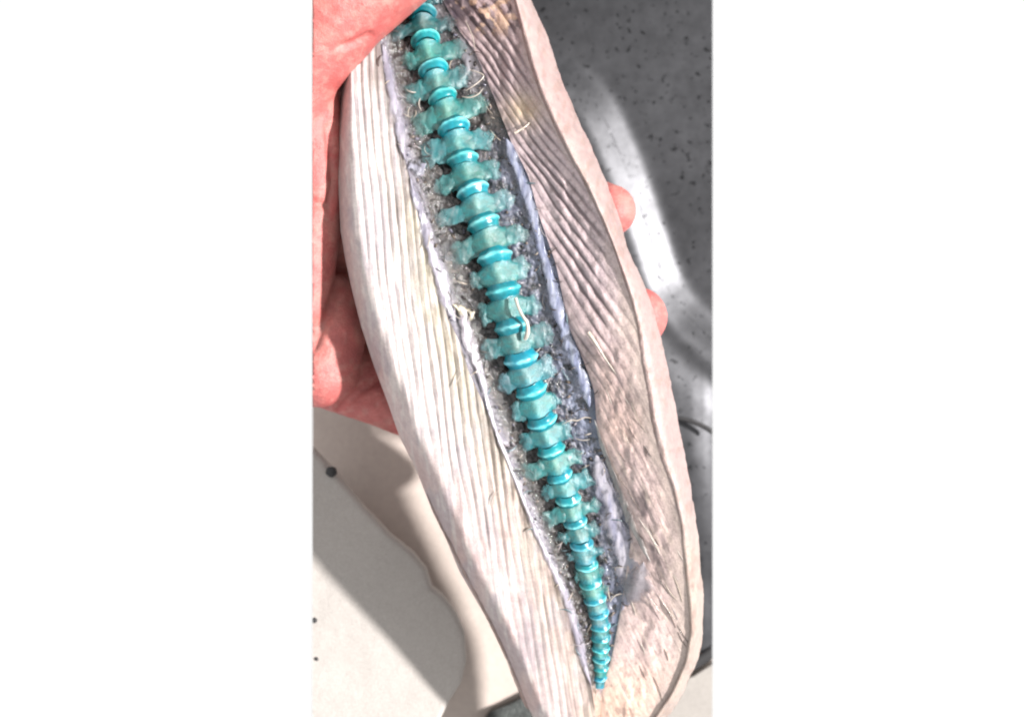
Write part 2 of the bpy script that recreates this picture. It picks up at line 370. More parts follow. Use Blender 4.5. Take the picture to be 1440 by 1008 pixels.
ribbon('membrane', [(538, 62, 5), (545, 92, 7), (551, 125, 8), (558, 160, 9), (564, 195, 7), (570, 225, 4)], M_memb, lav, 4, 5, .5, 1, label='lavender membrane strip near the thumb')
ribbon('membrane', [(577, 250, 3), (582, 275, 5), (592, 300, 7), (601, 330, 9), (610, 362, 10), (621, 395, 10), (628, 425, 9), (640, 452, 7)], M_memb, lav, 4, 5, .5, 2, label='grey lavender membrane strip beside upper left flank')
ribbon('membrane', [(648, 432, 9), (656, 462, 10), (665, 492, 10), (674, 520, 7), (683, 555, 4.5), (692, 590, 4), (704, 622, 3.5), (722, 668, 3.5), (738, 708, 3.5), (757, 756, 4), (774, 792, 5), (790, 825, 6.5), (804, 862, 7), (814, 900, 7.5), (822, 935, 5), (831, 962, 3)], M_memb, memb_col((228, 220, 230), (196, 190, 206)), 3, 5, .35, 3, label='long pale membrane thread along the left of the backbone')
ribbon('membrane', [(712, 195, 6), (724, 225, 8), (737, 260, 8), (747, 295, 7.5), (757, 335, 7), (767, 370, 7), (778, 405, 8), (786, 440, 9), (796, 470, 9), (808, 505, 9), (822, 540, 9), (829, 572, 6)], M_memb, blu, 3, 7, .4, 4, label='blue lavender membrane band on the right of the backbone')
ribbon('membrane', [(836, 590, 3), (850, 635, 3.5), (866, 680, 5), (878, 712, 6), (888, 738, 5), (900, 762, 4), (915, 790, 3)], M_memb, wht, 6, 6, .3, 5, label='white tendon strip by the lower right wall')
ribbon('membrane', [(838, 640, 12), (848, 680, 15), (860, 720, 17), (872, 755, 19), (880, 790, 20), (886, 818, 20), (884, 840, 12), (874, 858, 4)], M_memb, memb_col((222, 218, 230), (180, 180, 204), k=2.1, seed=90, sc=(6, 20)), -2, 7, .4, 6, label='crumpled lavender membrane sheet near the tail end')
ribbon('membrane', [(905, 790, 6), (900, 812, 22), (892, 832, 22), (882, 846, 8)], M_memb, memb_col((212, 204, 212), (176, 166, 172), seed=93), 6, 6, .5, 7, label='torn grey membrane flap near the tail end')
ribbon('membrane', [(572, 238, 2), (581, 233, 7), (591, 238, 11), (600, 230, 4)], M_memb, memb_col((190, 190, 206), (168, 166, 184)), 9, 4, .5, 8, label='small triangular grey membrane flap on the left')
ribbon('membrane', [(636, 428, 5), (650, 436, 10), (660, 444, 9), (668, 438, 4)], M_memb, memb_col((224, 214, 190), (206, 192, 160)), 8, 5, .5, 9, label='yellowish membrane lump on the left')
ribbon('membrane', [(628, 22, 6), (645, 45, 9), (655, 70, 11), (660, 95, 9), (650, 112, 5)], M_memb, memb_col((196, 194, 202), (160, 156, 164), seed=95), -6, 5, .6, 10, label='shredded grey membrane near the top right of the backbone')
for a in ([(690, 140, 5), (672, 155, 8), (668, 166, 3)], [(700, 210, 4), (706, 245, 8), (712, 280, 9), (720, 320, 7), (735, 360, 5)], [(742, 380, 5), (752, 420, 9), (764, 460, 10), (780, 500, 9), (792, 540, 8), (806, 590, 8), (815, 630, 6)]):
    ribbon('membrane', a, M_memb, memb_col((150, 158, 186), (104, 108, 136), seed=97), -14, 5, .7, int(a[0][0]) % 50, label=None)
ribbon('skin_edge', [(600, 694, 1), (614, 728, 1.6), (632, 762, 2), (653, 806, 2.2), (684, 864, 2.2), (709, 916, 2.4), (727, 960, 3), (738, 988, 3), (743, 998, 1)], M_memb, memb_col((222, 186, 176), (178, 142, 132), seed=99), 3, 6, .25, 12, label='reddish skin edge along the lower left flank')
def tube(name, pts, mat, col, parent, label=None, seg=8, sub=8, cols=None):
    pts = np.array(pts, float); n0 = len(pts); t = np.linspace(0, n0-1, (n0-1)*sub+1)
    q = np.stack([np.interp(t, np.arange(n0), pts[:, k]) for k in range(4)], -1)
    for k in range(4): q[:, k] = smooth(q[:, k], min(sub//2+1, len(q)-2))
    d = np.gradient(q[:, :3], axis=0); d /= np.linalg.norm(d, axis=1)[:, None]
    up = np.array([0, 0, 1.0]); a = np.cross(d, up); a /= np.linalg.norm(a, axis=1)[:, None]+1e-9; b = np.cross(a, d)
    th = np.linspace(0, 2*np.pi, seg, endpoint=False)
    X = q[:, None, :3]+q[:, 3][:, None, None]*(np.cos(th)[None, :, None]*a[:, None]+np.sin(th)[None, :, None]*b[:, None])
    V = PA(X[..., 0], X[..., 1], X[..., 2]); n = len(q)
    F = gridF(n, seg, 0, False, True).tolist()+[list(range(seg))[::-1], list(range((n-1)*seg, n*seg))]
    c = np.broadcast_to(col, V.shape)
    o = mesh_np(name, V, F, mat, parent, c, X[..., :2])
    if label: o['label'] = label
    return o
def zs(y, h): return float(z0(y))+h
tube('bone_sliver', [(725, 419, zs(419, 17), 2.4), (728, 430, zs(430, 19), 2), (734, 443, zs(443, 21), 2.2), (741, 453, zs(453, 20), 2.6), (743, 463, zs(463, 17), 3), (741, 472, zs(472, 14), 3.4), (738, 477, zs(477, 10), 2.6)], M_memb, alb(250, 240, 226), fish, 'curved white bone sliver lying on the middle of the backbone')
tube('bone_sliver', [(724, 187, zs(187, 14), 2.6), (728, 185, zs(185, 15), 2), (738, 179, zs(179, 15), 1.2), (748, 170, zs(170, 14), 1), (753, 163, zs(163, 12), .9)], M_memb, alb(240, 226, 208), fish, 'thin white bone sliver with a bright tip on the right wall')
tube('bone_sliver', [(827, 467, zs(467, 16), 3), (832, 474, zs(474, 16), 3.4), (840, 486, zs(486, 17), 2), (852, 506, zs(506, 17), 1.4), (868, 528, zs(528, 18), 1)], M_memb, alb(232, 220, 206), fish, 'straight pale sliver pressed on the right wall')
for pts in ([(655, 128), (668, 120), (682, 108), (676, 103), (660, 98)], [(650, 136), (660, 138), (672, 134), (680, 124)], [(790, 597), (803, 590), (812, 592), (822, 586), (832, 588)],
            [(898, 728), (914, 752), (928, 778), (936, 800)], [(906, 735), (922, 765), (934, 790)], [(912, 838), (925, 856), (936, 872)], [(925, 835), (938, 856), (950, 872)], [(640, 545), (644, 532), (652, 520)], [(600, 348), (604, 340), (603, 330)],
            [(905, 640), (918, 668), (930, 700)], [(700, 690), (692, 700), (690, 712)], [(655, 30), (665, 52), (668, 70)], [(935, 648), (948, 672), (955, 690)]):
    q = [(x, y, zs(y, 13+12*max(0, (x-860)/90)), (1.0 if 0 < i < len(pts)-1 else .35)) for i, (x, y) in enumerate(pts)]
    tube('fibre', q, M_memb, alb(226, 214, 200), fish)

# ------------------------------------------------------------------ backbone
c_dark = alb(0, 140, 148); c_body = alb(16, 156, 160, 2.35); c_green = alb(72, 150, 142, 2.35); c_wedge = alb(0, 170, 188, 2.5); c_ring = alb(140, 246, 252, 1.6); c_ringd = alb(0, 164, 182, 2.5); c_tip = alb(160, 204, 208, 2.2); c_pale = alb(160, 216, 208, 2.2)
def joint(y): return np.array([float(SX(y)), y, float(z0(y))-8])
def frame(a, b):
    d = b-a; ln = np.linalg.norm(d); d = d/ln
    side = np.cross(d, [0, 0, 1.0]); side /= np.linalg.norm(side); up = np.cross(side, d)
    if up[2] < 0: up = -up
    return d, side, up, ln
def ngon_caps(n, seg): return [list(range(seg))[::-1], list(range((n-1)*seg, n*seg))]
for i in range(len(JY)-1):
    ya, yb = JY[i], JY[i+1]; a, b = joint(ya), joint(yb); d, side, up, ln = frame(a, b)
    seg, n = 32, 21; th = np.linspace(0, 2*np.pi, seg, endpoint=False); s = np.linspace(.02, .98, n)
    tint = np.array([1+random.uniform(-.25, .25), 1+random.uniform(-.1, .08), 1+random.uniform(-.1, .08)])*random.uniform(.88, 1.1)
    ra, rb = float(RR(ya))*random.uniform(.95, 1.05), float(RR(yb)); waist = .72 if ya < 620 else (.78 if ya < 760 else .93)
    r = (ra*(1-s)+rb*s)*(waist+(1-waist)*np.minimum(np.abs(2*s-1), 1)**2.2)*np.where((s < 0) | (s > 1), .97, 1)
    fl = np.exp(-((s-.5)/.25)**4)*(.62 if ya < 620 else .62*max(0, (860-ya)/240) if ya < 860 else 0)
    cs, sn = np.cos(th), np.sin(th)
    X = a+(d*ln)[None, None]*s[:, None, None]+r[:, None, None]*cs[None, :, None]*side+(ra*fl*1.05)[:, None, None]*(np.sign(cs)*np.abs(cs)**5)[None, :, None]*side+(r*.80)[:, None, None]*sn[None, :, None]*up
    wob = (fbm(X[..., 0]/8, X[..., 1]/8, 101, 3)-.5)*2.2
    X = X+wob[..., None]*(np.cos(th)[None, :, None]*side+np.sin(th)[None, :, None]*up)
    med = np.exp(-((th-np.pi/2)/.3)**2)[None, :]*np.sin(np.pi*s)[:, None]**.7
    kk = np.clip((ya-330)/200, 0, 1)
    endm = np.clip((1-kk)*(1-sstep(.10, .42, s))+kk*sstep(.58, .90, s)+.35*(sstep(.75, 1, s)+1-sstep(0, .25, s)), 0, 1)[:, None]*(.35+.65*np.abs(np.sin(th))[None]**.5)
    nz = fbm(X[..., 0]/7, X[..., 1]/7, 103, 3)
    c = mixc(np.broadcast_to(c_body, X.shape), c_green, np.clip(nz*1.4-.35, 0, 1)*(1-endm)); c = mixc(c, c_wedge, endm*.92)
    c = mixc(c, c_dark, sstep(.55, .7, fbm(X[..., 0]/5, X[..., 1]/9, 105, 2))*.35)
    c = mixc(c, alb(120, 140, 128, 2.2), sstep(.5, .68, fbm(X[..., 0]/6, X[..., 1]/6, 106, 3))*(1-endm)*.3)
    c = mixc(c, alb(70, 120, 112, 2.2), sstep(.5, .64, fbm(X[..., 0]/4, X[..., 1]/4, 111, 3))*(1-endm)*.45); c = mixc(c, c_pale, med*.9*(.3+fbm(X[..., 0]/6, X[..., 1]/9, 104, 2)))*tint
    if ya < 40: c = c*.62  # thumb's shade on the topmost vertebrae, painted into their colour
    F = gridF(n, seg, 0, True, True).tolist()+[f[::-1] for f in ngon_caps(n, seg)]
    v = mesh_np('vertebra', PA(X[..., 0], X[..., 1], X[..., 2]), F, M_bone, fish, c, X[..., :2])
    # end ring, tilted so that its face shows towards both ends of the arched back
    tl = max(-.5, min(.40, (ya-440)/330*.45)); ca, sa = math.cos(tl), math.sin(tl)
    tl += random.uniform(-.07, .07); ca, sa = math.cos(tl), math.sin(tl); dd = d*ca-up*sa; uu = up*ca+d*sa; yw = random.uniform(-.09, .09); dd, side_r = dd*math.cos(yw)+side*math.sin(yw), side*math.cos(yw)-dd*math.sin(yw)
    prof = [(-.50, .76), (-.44, .87), (-.22, .955), (-.13, 1.04), (-.06, 1.09), (.02, 1.085), (.09, 1.01), (.2, .955), (.42, .87), (.48, .76)]; cp = [0, 0, .05, .85, 1., .95, .2, .0, 0, 0]
    if ya >= 800: prof = [(p*.7, q) for p, q in prof]
    pr = np.array(prof)
    # the bright ring line sits on the side facing away from the middle of the arch
    if ya > 430: pr[:, 0] = -pr[:, 0]
    R = ra; tt = np.array(cp)
    X = a+(pr[:, 0]*R)[:, None, None]*dd+(pr[:, 1]*R)[:, None, None]*(np.cos(th)[None, :, None]*side_r+np.sin(th)[None, :, None]*uu*.97)
    X = X+((fbm(X[..., 0]/6, X[..., 1]/6, 107, 3)-.5)*2.6)[..., None]*up+((fbm(X[..., 0]/9, X[..., 1]/9, 108, 2)-.5)*3)[..., None]*d
    c = mixc(np.broadcast_to(c_wedge, X.shape), c_ring, np.repeat(tt[:, None], seg, 1)*np.clip(.2+1.5*sstep(.25, .7, fbm(X[..., 0]/8, X[..., 1]/8, 109, 3)), 0, 1)); c = mixc(c, c_body, sstep(.5, .66, fbm(X[..., 0]/6, X[..., 1]/6, 110, 3))*.6); c = mixc(c, alb(0, 128, 146, 2.2), sstep(.52, .66, fbm(X[..., 0]/4, X[..., 1]/8, 112, 3))*.55*(1-tt[:, None]))*tint
    if ya < 40: c = c*.6  # same painted thumb shade on the rings
    nr_ = len(pr); F = gridF(nr_, seg, 0, ya <= 430, True).tolist()+(ngon_caps(nr_, seg) if ya > 430 else [f[::-1] for f in ngon_caps(nr_, seg)])
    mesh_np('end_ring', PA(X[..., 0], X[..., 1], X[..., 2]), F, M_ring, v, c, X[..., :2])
    # lateral processes : flattened rounded lobes
    ym = (ya+yb)/2; ll = float(LOB(ym))
    if ll > 8:
        for sg in (-1, 1):
            out = side*sg if side[0]*sg > 0 else side*sg
            length = ll*random.uniform(.78, 1.14); hw = ln*.345*random.uniform(.8, 1.15); m = a*.48+b*.52
            k = 22; u = 1-(1-np.linspace(0, 1, k))**1.5; r0 = ra*.05
            wprof = hw*(1.16-.24*np.sin(np.pi*np.clip((u-.2)/.7, 0, 1)))*np.clip(1-(np.clip(u-.66, 0, 1)/.342)**2.4, 0, 1)**.45
            tprof = (5.6-2.4*u)*np.sqrt(np.clip(1-((u-.8)/.21)**2, 0, 1)*(u > .8)+(u <= .8))+.25
            ph = np.linspace(0, 2*np.pi, 16, endpoint=False)
            dist = r0+(length-r0)*u; bend = random.uniform(-.06, .10)*length
            ctr = m[None]+out[None]*dist[:, None]+d[None]*(bend*u**2)[:, None]+up[None]*(1.5-2*u**1.4)[:, None]
            X = ctr[:, None]+wprof[:, None, None]*np.cos(ph)[None, :, None]*d+tprof[:, None, None]*np.sin(ph)[None, :, None]*up
            ns = fbm(X[..., 0]/6, X[..., 1]/6, 113, 3)
            X = X+((ns-.5)*6)[..., None]*up+((fbm(X[..., 0]/6, X[..., 1]/6, 116, 3)-.5)*14*u[:, None])[..., None]*out+((fbm(X[..., 0]/7, X[..., 1]/7, 115, 4)-.5)*19*u[:, None])[..., None]*d
            edge_ = np.abs(np.cos(ph))[None, :]**4
            t = np.clip(u[:, None]**1.7*.85+.35*edge_*u[:, None]+(ns-.5)*.7, 0, 1)
            tipc = c_tip if sg*side[0] < 0 or ym > 120 else alb(150, 170, 180)
            c = mixc(np.broadcast_to(c_body, X.shape), tipc, t*(.85 if ym < 600 else .6))
            c = mixc(c, alb(16, 116, 118), sstep(.5, .66, fbm(X[..., 0]/6, X[..., 1]/6, 117, 3))*.5)
            c = mixc(c, alb(186, 212, 212, 2.2), sstep(.56, .7, fbm(X[..., 0]/4, X[..., 1]/4, 119, 3))*.5)
            if ya < 30: c = c*.6  # thumb shade painted into the top lobes too
            fl = np.dot(np.cross(out, d), up) > 0
            F = gridF(k, 16, 0, not fl, True).tolist()
            cp_ = ngon_caps(k, 16); F += [f[::-1] for f in cp_] if not fl else cp_
            c = c*tint; al = .96-.84*np.clip(t*1.1, 0, 1)*np.repeat(u[:, None], 16, 1)**.7
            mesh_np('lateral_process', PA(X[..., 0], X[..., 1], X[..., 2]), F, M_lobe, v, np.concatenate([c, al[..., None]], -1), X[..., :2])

# loose shreds of tissue in the cavity: nobody could count them
V, F, Cc = [], [], []
ico = [(0, 0, 1), (.9, 0, .1), (.2, .9, 0), (-.8, .4, .1), (-.6, -.7, 0), (.4, -.85, .05), (0, 0, -.8)]
icf = [(0, 1, 2), (0, 2, 3), (0, 3, 4), (0, 4, 5), (0, 5, 1), (6, 2, 1), (6, 3, 2), (6, 4, 3), (6, 5, 4), (6, 1, 5)]
pal = [alb(46, 42, 46), alb(70, 62, 60), alb(168, 150, 138), alb(140, 138, 156), alb(120, 104, 90), alb(186, 178, 184)]
for k in range(800):
    y = random.uniform(-20, 930); l_, r_ = float(ML(y)), float(MR(y)); x = random.uniform(l_+3, r_-3)
    if abs(x-float(SX(y))) < float(RR(y))*.95: continue
    if abs(x-float(SX(y))) < float(LOB(y))*.8 and random.random() < .6: continue
    w = (x-l_)/(r_-l_); zz = float(z0(y))+float(z_cav(np.array([w]), np.array([x]), np.array([y]))[0])+1.5
    sz = random.uniform(.9, 2.6); an = random.uniform(0, 6.3); ca, sa = math.cos(an), math.sin(an); el = random.uniform(1, 2.6)
    o = len(V); cl = random.choice(pal)
    for p in ico:
        px_, py_, pz_ = p[0]*sz*el, p[1]*sz, p[2]*sz*.5
        V.append(P(x+px_*ca-py_*sa, y+px_*sa+py_*ca, zz+pz_)); Cc.append(cl)
    F += [tuple(o+q for q in f) for f in icf]
o = mesh_np('tissue_shreds', np.array(V), F, M_shred, fish, np.array(Cc)); o['kind'] = 'stuff'

# hair-thin strands of torn tissue over the cavity and the lower wall
def strands(name, items, label, bend=.5):
    V, F, Cc = [], [], []
    for (x, y, ang, ln_, r, cl, dz) in items:
        k = 7; o = len(V); cv = random.uniform(-1, 1)*bend; lift = 2.5 if bend > .3 else .3
        for q in range(k):
            t = q/(k-1); a_ = ang+cv*(t-.5)*2; px_ = x+math.cos(a_)*ln_*t; py_ = y+math.sin(a_)*ln_*t
            hh = float(z0(py_))+float(top_h(np.array(px_), np.array(py_)))+dz+lift*math.sin(math.pi*t)
            rr_ = r*(.25+math.sin(math.pi*(.1+.8*t)))
            for e in range(4):
                b_ = e*math.pi/2; V.append(P(px_-math.sin(a_)*math.cos(b_)*rr_, py_+math.cos(a_)*math.cos(b_)*rr_, hh+math.sin(b_)*rr_)); Cc.append(cl)
        for q in range(k-1):
            for e in range(4):
                F.append((o+q*4+e, o+q*4+(e+1) % 4, o+(q+1)*4+(e+1) % 4, o+(q+1)*4+e))
    o = mesh_np(name, np.array(V), F, M_shred, fish, np.array(Cc)); o['kind'] = 'stuff'; o['label'] = label
dk = [alb(78, 66, 64), alb(100, 86, 80), alb(64, 56, 60)]; dw = [alb(104, 90, 86, 2.0), alb(128, 110, 102, 2.0), alb(150, 130, 120, 2.0)]; pa = [alb(232, 220, 208), alb(206, 194, 196), alb(220, 204, 186)]
it = []
for k in range(34):
    y = random.uniform(520, 960); l_, r_ = float(MR(y)), float(RI(y)); x = l_+(r_-l_)*random.uniform(.05, .85)
    it.append((x, y, 1.12+random.uniform(-.1, .1), random.uniform(14, 50), random.uniform(.4, .8), random.choice(dw if random.random() < .6 else pa), .15))
for k in range(0):
    y = random.uniform(870, 965); x = float(MR(y))+random.uniform(0, 40)
    it.append((x, y, -.7+random.uniform(-.4, .4), random.uniform(10, 26), random.uniform(.35, .65), random.choice(dw), .1))
strands('wall_strands', it, 'fine dark and pale strands over the lower right wall', .13)
it = []
for k in range(260):
    y = random.uniform(-10, 930); l_, r_ = float(ML(y)), float(MR(y)); x = random.uniform(l_, r_)
    if abs(x-float(SX(y))) < float(RR(y))*1.1: continue
    it.append((x, y, random.uniform(0, 6.3), random.uniform(7, 22), random.uniform(.4, 1.0), random.choice(dk+pa+[alb(120, 150, 160)]), 1.5))
strands('cavity_strands', it, 'fine torn strands in the cavity beside the backbone')

# ------------------------------------------------------------------ cutting to the stretch of the place that the photograph shows
XA, XB = 439.5, 1002.0
def clip_mesh(bm, left=True, right=True):
    co = Vector((0, 0, D*S))
    for on, no, inn in ((left, Vector((D, 0, XA-720)), True), (right, Vector((D, 0, XB-720)), False)):
        if not on: continue
        geom = bm.verts[:]+bm.edges[:]+bm.faces[:]
        r = bmesh.ops.bisect_plane(bm, geom=geom, plane_co=co, plane_no=no, clear_inner=inn, clear_outer=not inn)
        ed = [e for e in r['geom_cut'] if isinstance(e, bmesh.types.BMEdge)]
        if ed: bmesh.ops.triangle_fill(bm, edges=ed, use_beauty=True)
    return bm

# ------------------------------------------------------------------ hand
def chain(bm, pts, step=.22):
    for (x0, y0, h0, r0), (x1, y1, h1, r1) in zip(pts[:-1], pts[1:]):
        a = np.array([x0, y0, h0]); b = np.array([x1, y1, h1]); n = max(2, int(np.linalg.norm(b-a)/(step*min(r0, r1)))+1)
        for t in np.linspace(0, 1, n):
            c = a*(1-t)+b*t; r = r0*(1-t)+r1*t
            mt = Matrix.Translation(Vector(P(*c))) @ Matrix.Scale(r*S, 4)
            bmesh.ops.create_icosphere(bm, subdivisions=3, radius=1, matrix=mt)
bm = bmesh.new()
# palm under the fish
for pts in ([(390, 330, -150, 70), (500, 330, -190, 62), (600, 340, -205, 55)],
            [(390, 430, -150, 70), (500, 430, -185, 62), (600, 450, -200, 55)],
            [(380, 230, -140, 70), (480, 230, -190, 60), (580, 240, -215, 52)],
            [(390, 500, -140, 62), (470, 520, -170, 58), (560, 540, -195, 50)]):
    chain(bm, pts)
# fingers: index and middle come out on the right, ring and little stay below the fish
chain(bm, [(560, 250, -210, 50), (690, 250, -228, 46), (790, 275, -190, 43), (858, 296, -112, 39)])
chain(bm, [(590, 350, -205, 50), (720, 380, -214, 47), (830, 425, -170, 43), (896, 446, -100, 45)])
chain(bm, [(590, 450, -200, 48), (720, 500, -215, 44), (820, 545, -190, 40), (875, 565, -150, 37)])
chain(bm, [(560, 535, -195, 44), (660, 590, -215, 38), (740, 630, -205, 35), (790, 650, -190, 32)])
# thumb and its ball: comes over the top end of the fish
chain(bm, [(380, 330, -120, 80), (380, 200, -90, 80), (406, 92, -66, 78), (478, 8, -42, 76), (566, -58, -38, 68), (650, -120, -55, 58)])
chain(bm, [(440, 90, -110, 40), (470, 140, -128, 30), (466, 210, -135, 30), (455, 300, -130, 34)])
chain(bm, [(425, 150, -85, 56), (444, 235, -85, 44), (438, 330, -82, 42), (424, 430, -88, 44)])
# heel of the hand at the lower left
chain(bm, [(470, 420, -130, 38), (468, 470, -112, 50), (452, 520, -108, 56), (405, 520, -115, 58)])
chain(bm, [(470, 530, -170, 52), (538, 556, -178, 48), (570, 575, -190, 42)])
me = bpy.data.meshes.new('person'); bm.to_mesh(me); bm.free()
ho = link('person', me, M_skin)
rm = ho.modifiers.new('r', 'REMESH'); rm.mode = 'VOXEL'; rm.voxel_size = 4.2*S
sm = ho.modifiers.new('s', 'SMOOTH'); sm.factor = .5; sm.iterations = 9
dg = bpy.context.evaluated_depsgraph_get(); me2 = bpy.data.meshes.new_from_object(ho.evaluated_get(dg))
ho.modifiers.clear(); ho.data = me2; me2.name = 'person'
bm = bmesh.new(); bm.from_mesh(me2)
# back to pixel coordinates for skin relief and creases
def topx(v):
    h = v.z/S; f = (D-h)/D; return v.x/S/f+720, -v.y/S/f+504, h
creases = [[(470, 255), (462, 290), (440, 284)], [(476, 398), (460, 445), (441, 490)], [(540, 532), (510, 548), (478, 576)], [(462, 180), (468, 250)], [(520, 50), (500, 60), (480, 66)], [(560, 5), (568, 30)], [(445, 60), (480, 90)], [(885, 268), (890, 300)]]
bm.normal_update()
for v in bm.verts:
    x, y, h = topx(v.co); dm = 0
    for c in creases[:5]:
        for (x0, y0), (x1, y1) in zip(c[:-1], c[1:]):
            dx, dy = x1-x0, y1-y0; t = max(0, min(1, ((x-x0)*dx+(y-y0)*dy)/(dx*dx+dy*dy))); dd = math.hypot(x-x0-t*dx, y-y0-t*dy)
            dm = max(dm, math.exp(-(dd/5.5)**2))
    if v.normal.z > 0: v.co -= v.normal*(dm*6*S)
clip_mesh(bm, True, False)
bm.to_mesh(me2); bm.free()
n = len(me2.vertices); co = np.empty(n*3); me2.vertices.foreach_get('co', co); co = co.reshape(-1, 3)
hx = co[:, 2]/S; f = (D-hx)/D; px = co[:, 0]/S/f+720; py = -co[:, 1]/S/f+504
disp = ((fbm(px/40, py/40, 121, 3)-.5)*7+(fbm((px+py)/26, (px-py)/7, 129, 3)-.5)*2.2)*S; co[:, 2] += disp; me2.vertices.foreach_set('co', co.ravel())
c = np.broadcast_to(alb(248, 138, 132, 2.55), (n, 3)).copy()
c = mixc(c, alb(250, 164, 152, 2.5), sstep(.42, .66, fbm(px/30, py/30, 123, 3))*.7)
c = mixc(c, alb(230, 100, 98, 2.3), sstep(.48, .70, fbm(px/50, py/40, 125, 4))*.45)
c = mixc(c, alb(252, 190, 176, 2.3), sstep(.56, .68, fbm(px/9, py/9, 127, 3))*.3)
cc = np.ones((n, 4), np.float32); cc[:, :3] = c
at = me2.color_attributes.new('pigment', 'FLOAT_COLOR', 'POINT'); at.data.foreach_set('color', cc.ravel())
me2.polygons.foreach_set('use_smooth', np.ones(len(me2.polygons), bool)); me2.update()
if not me2.materials: me2.materials.append(M_skin)
tag(ho, 'bare hand reaching in from the left, palm under the fish and thumb over its top', 'hand')

# ------------------------------------------------------------------ what lies below
FZ = -430.0
def slab(name, poly, ztop, thick, mat, parent=None, bevel=6, sub=0, disp=None):
    bm = bmesh.new(); vs = [bm.verts.new(P(x, y, ztop)) for x, y in poly]; f = bm.faces.new(vs)
    if f.normal.z < 0: f.normal_flip()
    bm.normal_update()
    if f.normal.z < 0: bmesh.ops.reverse_faces(bm, faces=[f])
    r = bmesh.ops.extrude_face_region(bm, geom=[f]); 
    for g in r['geom']:
        if isinstance(g, bmesh.types.BMVert): g.co.z += 0
    low = [v for v in bm.verts if v not in r['geom']]
    for v in low: v.co.z -= thick*S
    bmesh.ops.recalc_face_normals(bm, faces=bm.faces[:])
    if bevel:
        top = [e for e in bm.edges if all(v.co.z > ztop*S-1e-6 for v in e.verts)]
        bmesh.ops.bevel(bm, geom=top, offset=bevel*S, segments=4, affect='EDGES', profile=.6)
    clip_mesh(bm)
    me = bpy.data.meshes.new(name); bm.to_mesh(me); bm.free()
    me.polygons.foreach_set('use_smooth', np.zeros(len(me.polygons), bool)); me.update()
    return link(name, me, mat, parent)

m = plain_mat('floor_dull', lin((172, 160, 152))*.98, .6, 0, (22, .10), (500, .06)); M_floor = m.m
fl = slab('floor', [(380, -60), (1060, -60), (1060, 1070), (380, 1070)], FZ, 40, M_floor, None, 0); tag(fl, kind='structure')

# speckled pale slab, lower left
m = plain_mat('speckled_slab', lin((194, 187, 181))*.56, .7, 0, (18, .06), (1400, .11), .0004, .5); M_slab = m.m
_tc = m.n('ShaderNodeTexCoord'); _n = m.noise(_tc.outputs['Object'], 45, 3); _b2 = m.bump(_n, .35, .004)
_ob = [q for q in m.t.nodes if q.bl_idname == 'ShaderNodeBump'][0]; m.l(_b2.outputs[0], _ob.inputs['Normal'])
poly = [(400, 600), (440, 632), (474, 668), (510, 712), (548, 752), (580, 778), (598, 800), (606, 826), (622, 838), (640, 862), (652, 890), (655, 930), (648, 960), (632, 985), (615, 1020), (600, 1070), (380, 1070), (380, 600)]
sl = slab('worktop_slab', poly, -262, 34, M_slab, None, 10)
sf = slab('foot', [(380, 700), (470, 720), (560, 820), (585, 900), (560, 1000), (380, 1060)], -298, 130, M_slab, sl, 0)
tag(sl, 'pale speckled slab with a rounded corner, half sunlit, at lower left below the fish', 'slab')

def blob(name, x, y, h, rx, ry, rz, mat, seed=1, n=3):
    bm = bmesh.new(); bmesh.ops.create_icosphere(bm, subdivisions=n, radius=1)
    for v in bm.verts:
        k = 1+.25*(float(fbm(np.array([v.co.x*1.3+5]), np.array([v.co.y*1.3+v.co.z]), seed, 2)[0])-.5)*2
        p = P(x+v.co.x*rx*k, y+v.co.y*ry*k, h+v.co.z*rz*k); v.co = p
    bmesh.ops.recalc_face_normals(bm, faces=bm.faces[:]); clip_mesh(bm)
    me = bpy.data.meshes.new(name); bm.to_mesh(me); bm.free(); me.polygons.foreach_set('use_smooth', np.ones(len(me.polygons), bool))
    return link(name, me, mat)
M_black = plain_mat('black_rubber_and_shade', (.012, .011, .012), .6, 0, (200, .3), (900, .2)).m  # black of cable and grit, also used for the painted gap shadow
o = blob('pebble', 466, 663, -256, 8.5, 8, 9, M_black, 2); tag(o, 'small black pebble on the shaded upper edge of the pale slab', 'pebble')
o = blob('pebble', 442, 872, -262, 4, 4, 3, M_black, 3, 2); tag(o, 'tiny black speck of grit at the left edge of the sunlit slab', 'grit')
o = blob('pebble', 445, 926, -262, 3, 3, 3, M_black, 4, 2); tag(o, 'tiny grey speck of grit low on the left edge of the slab', 'grit')

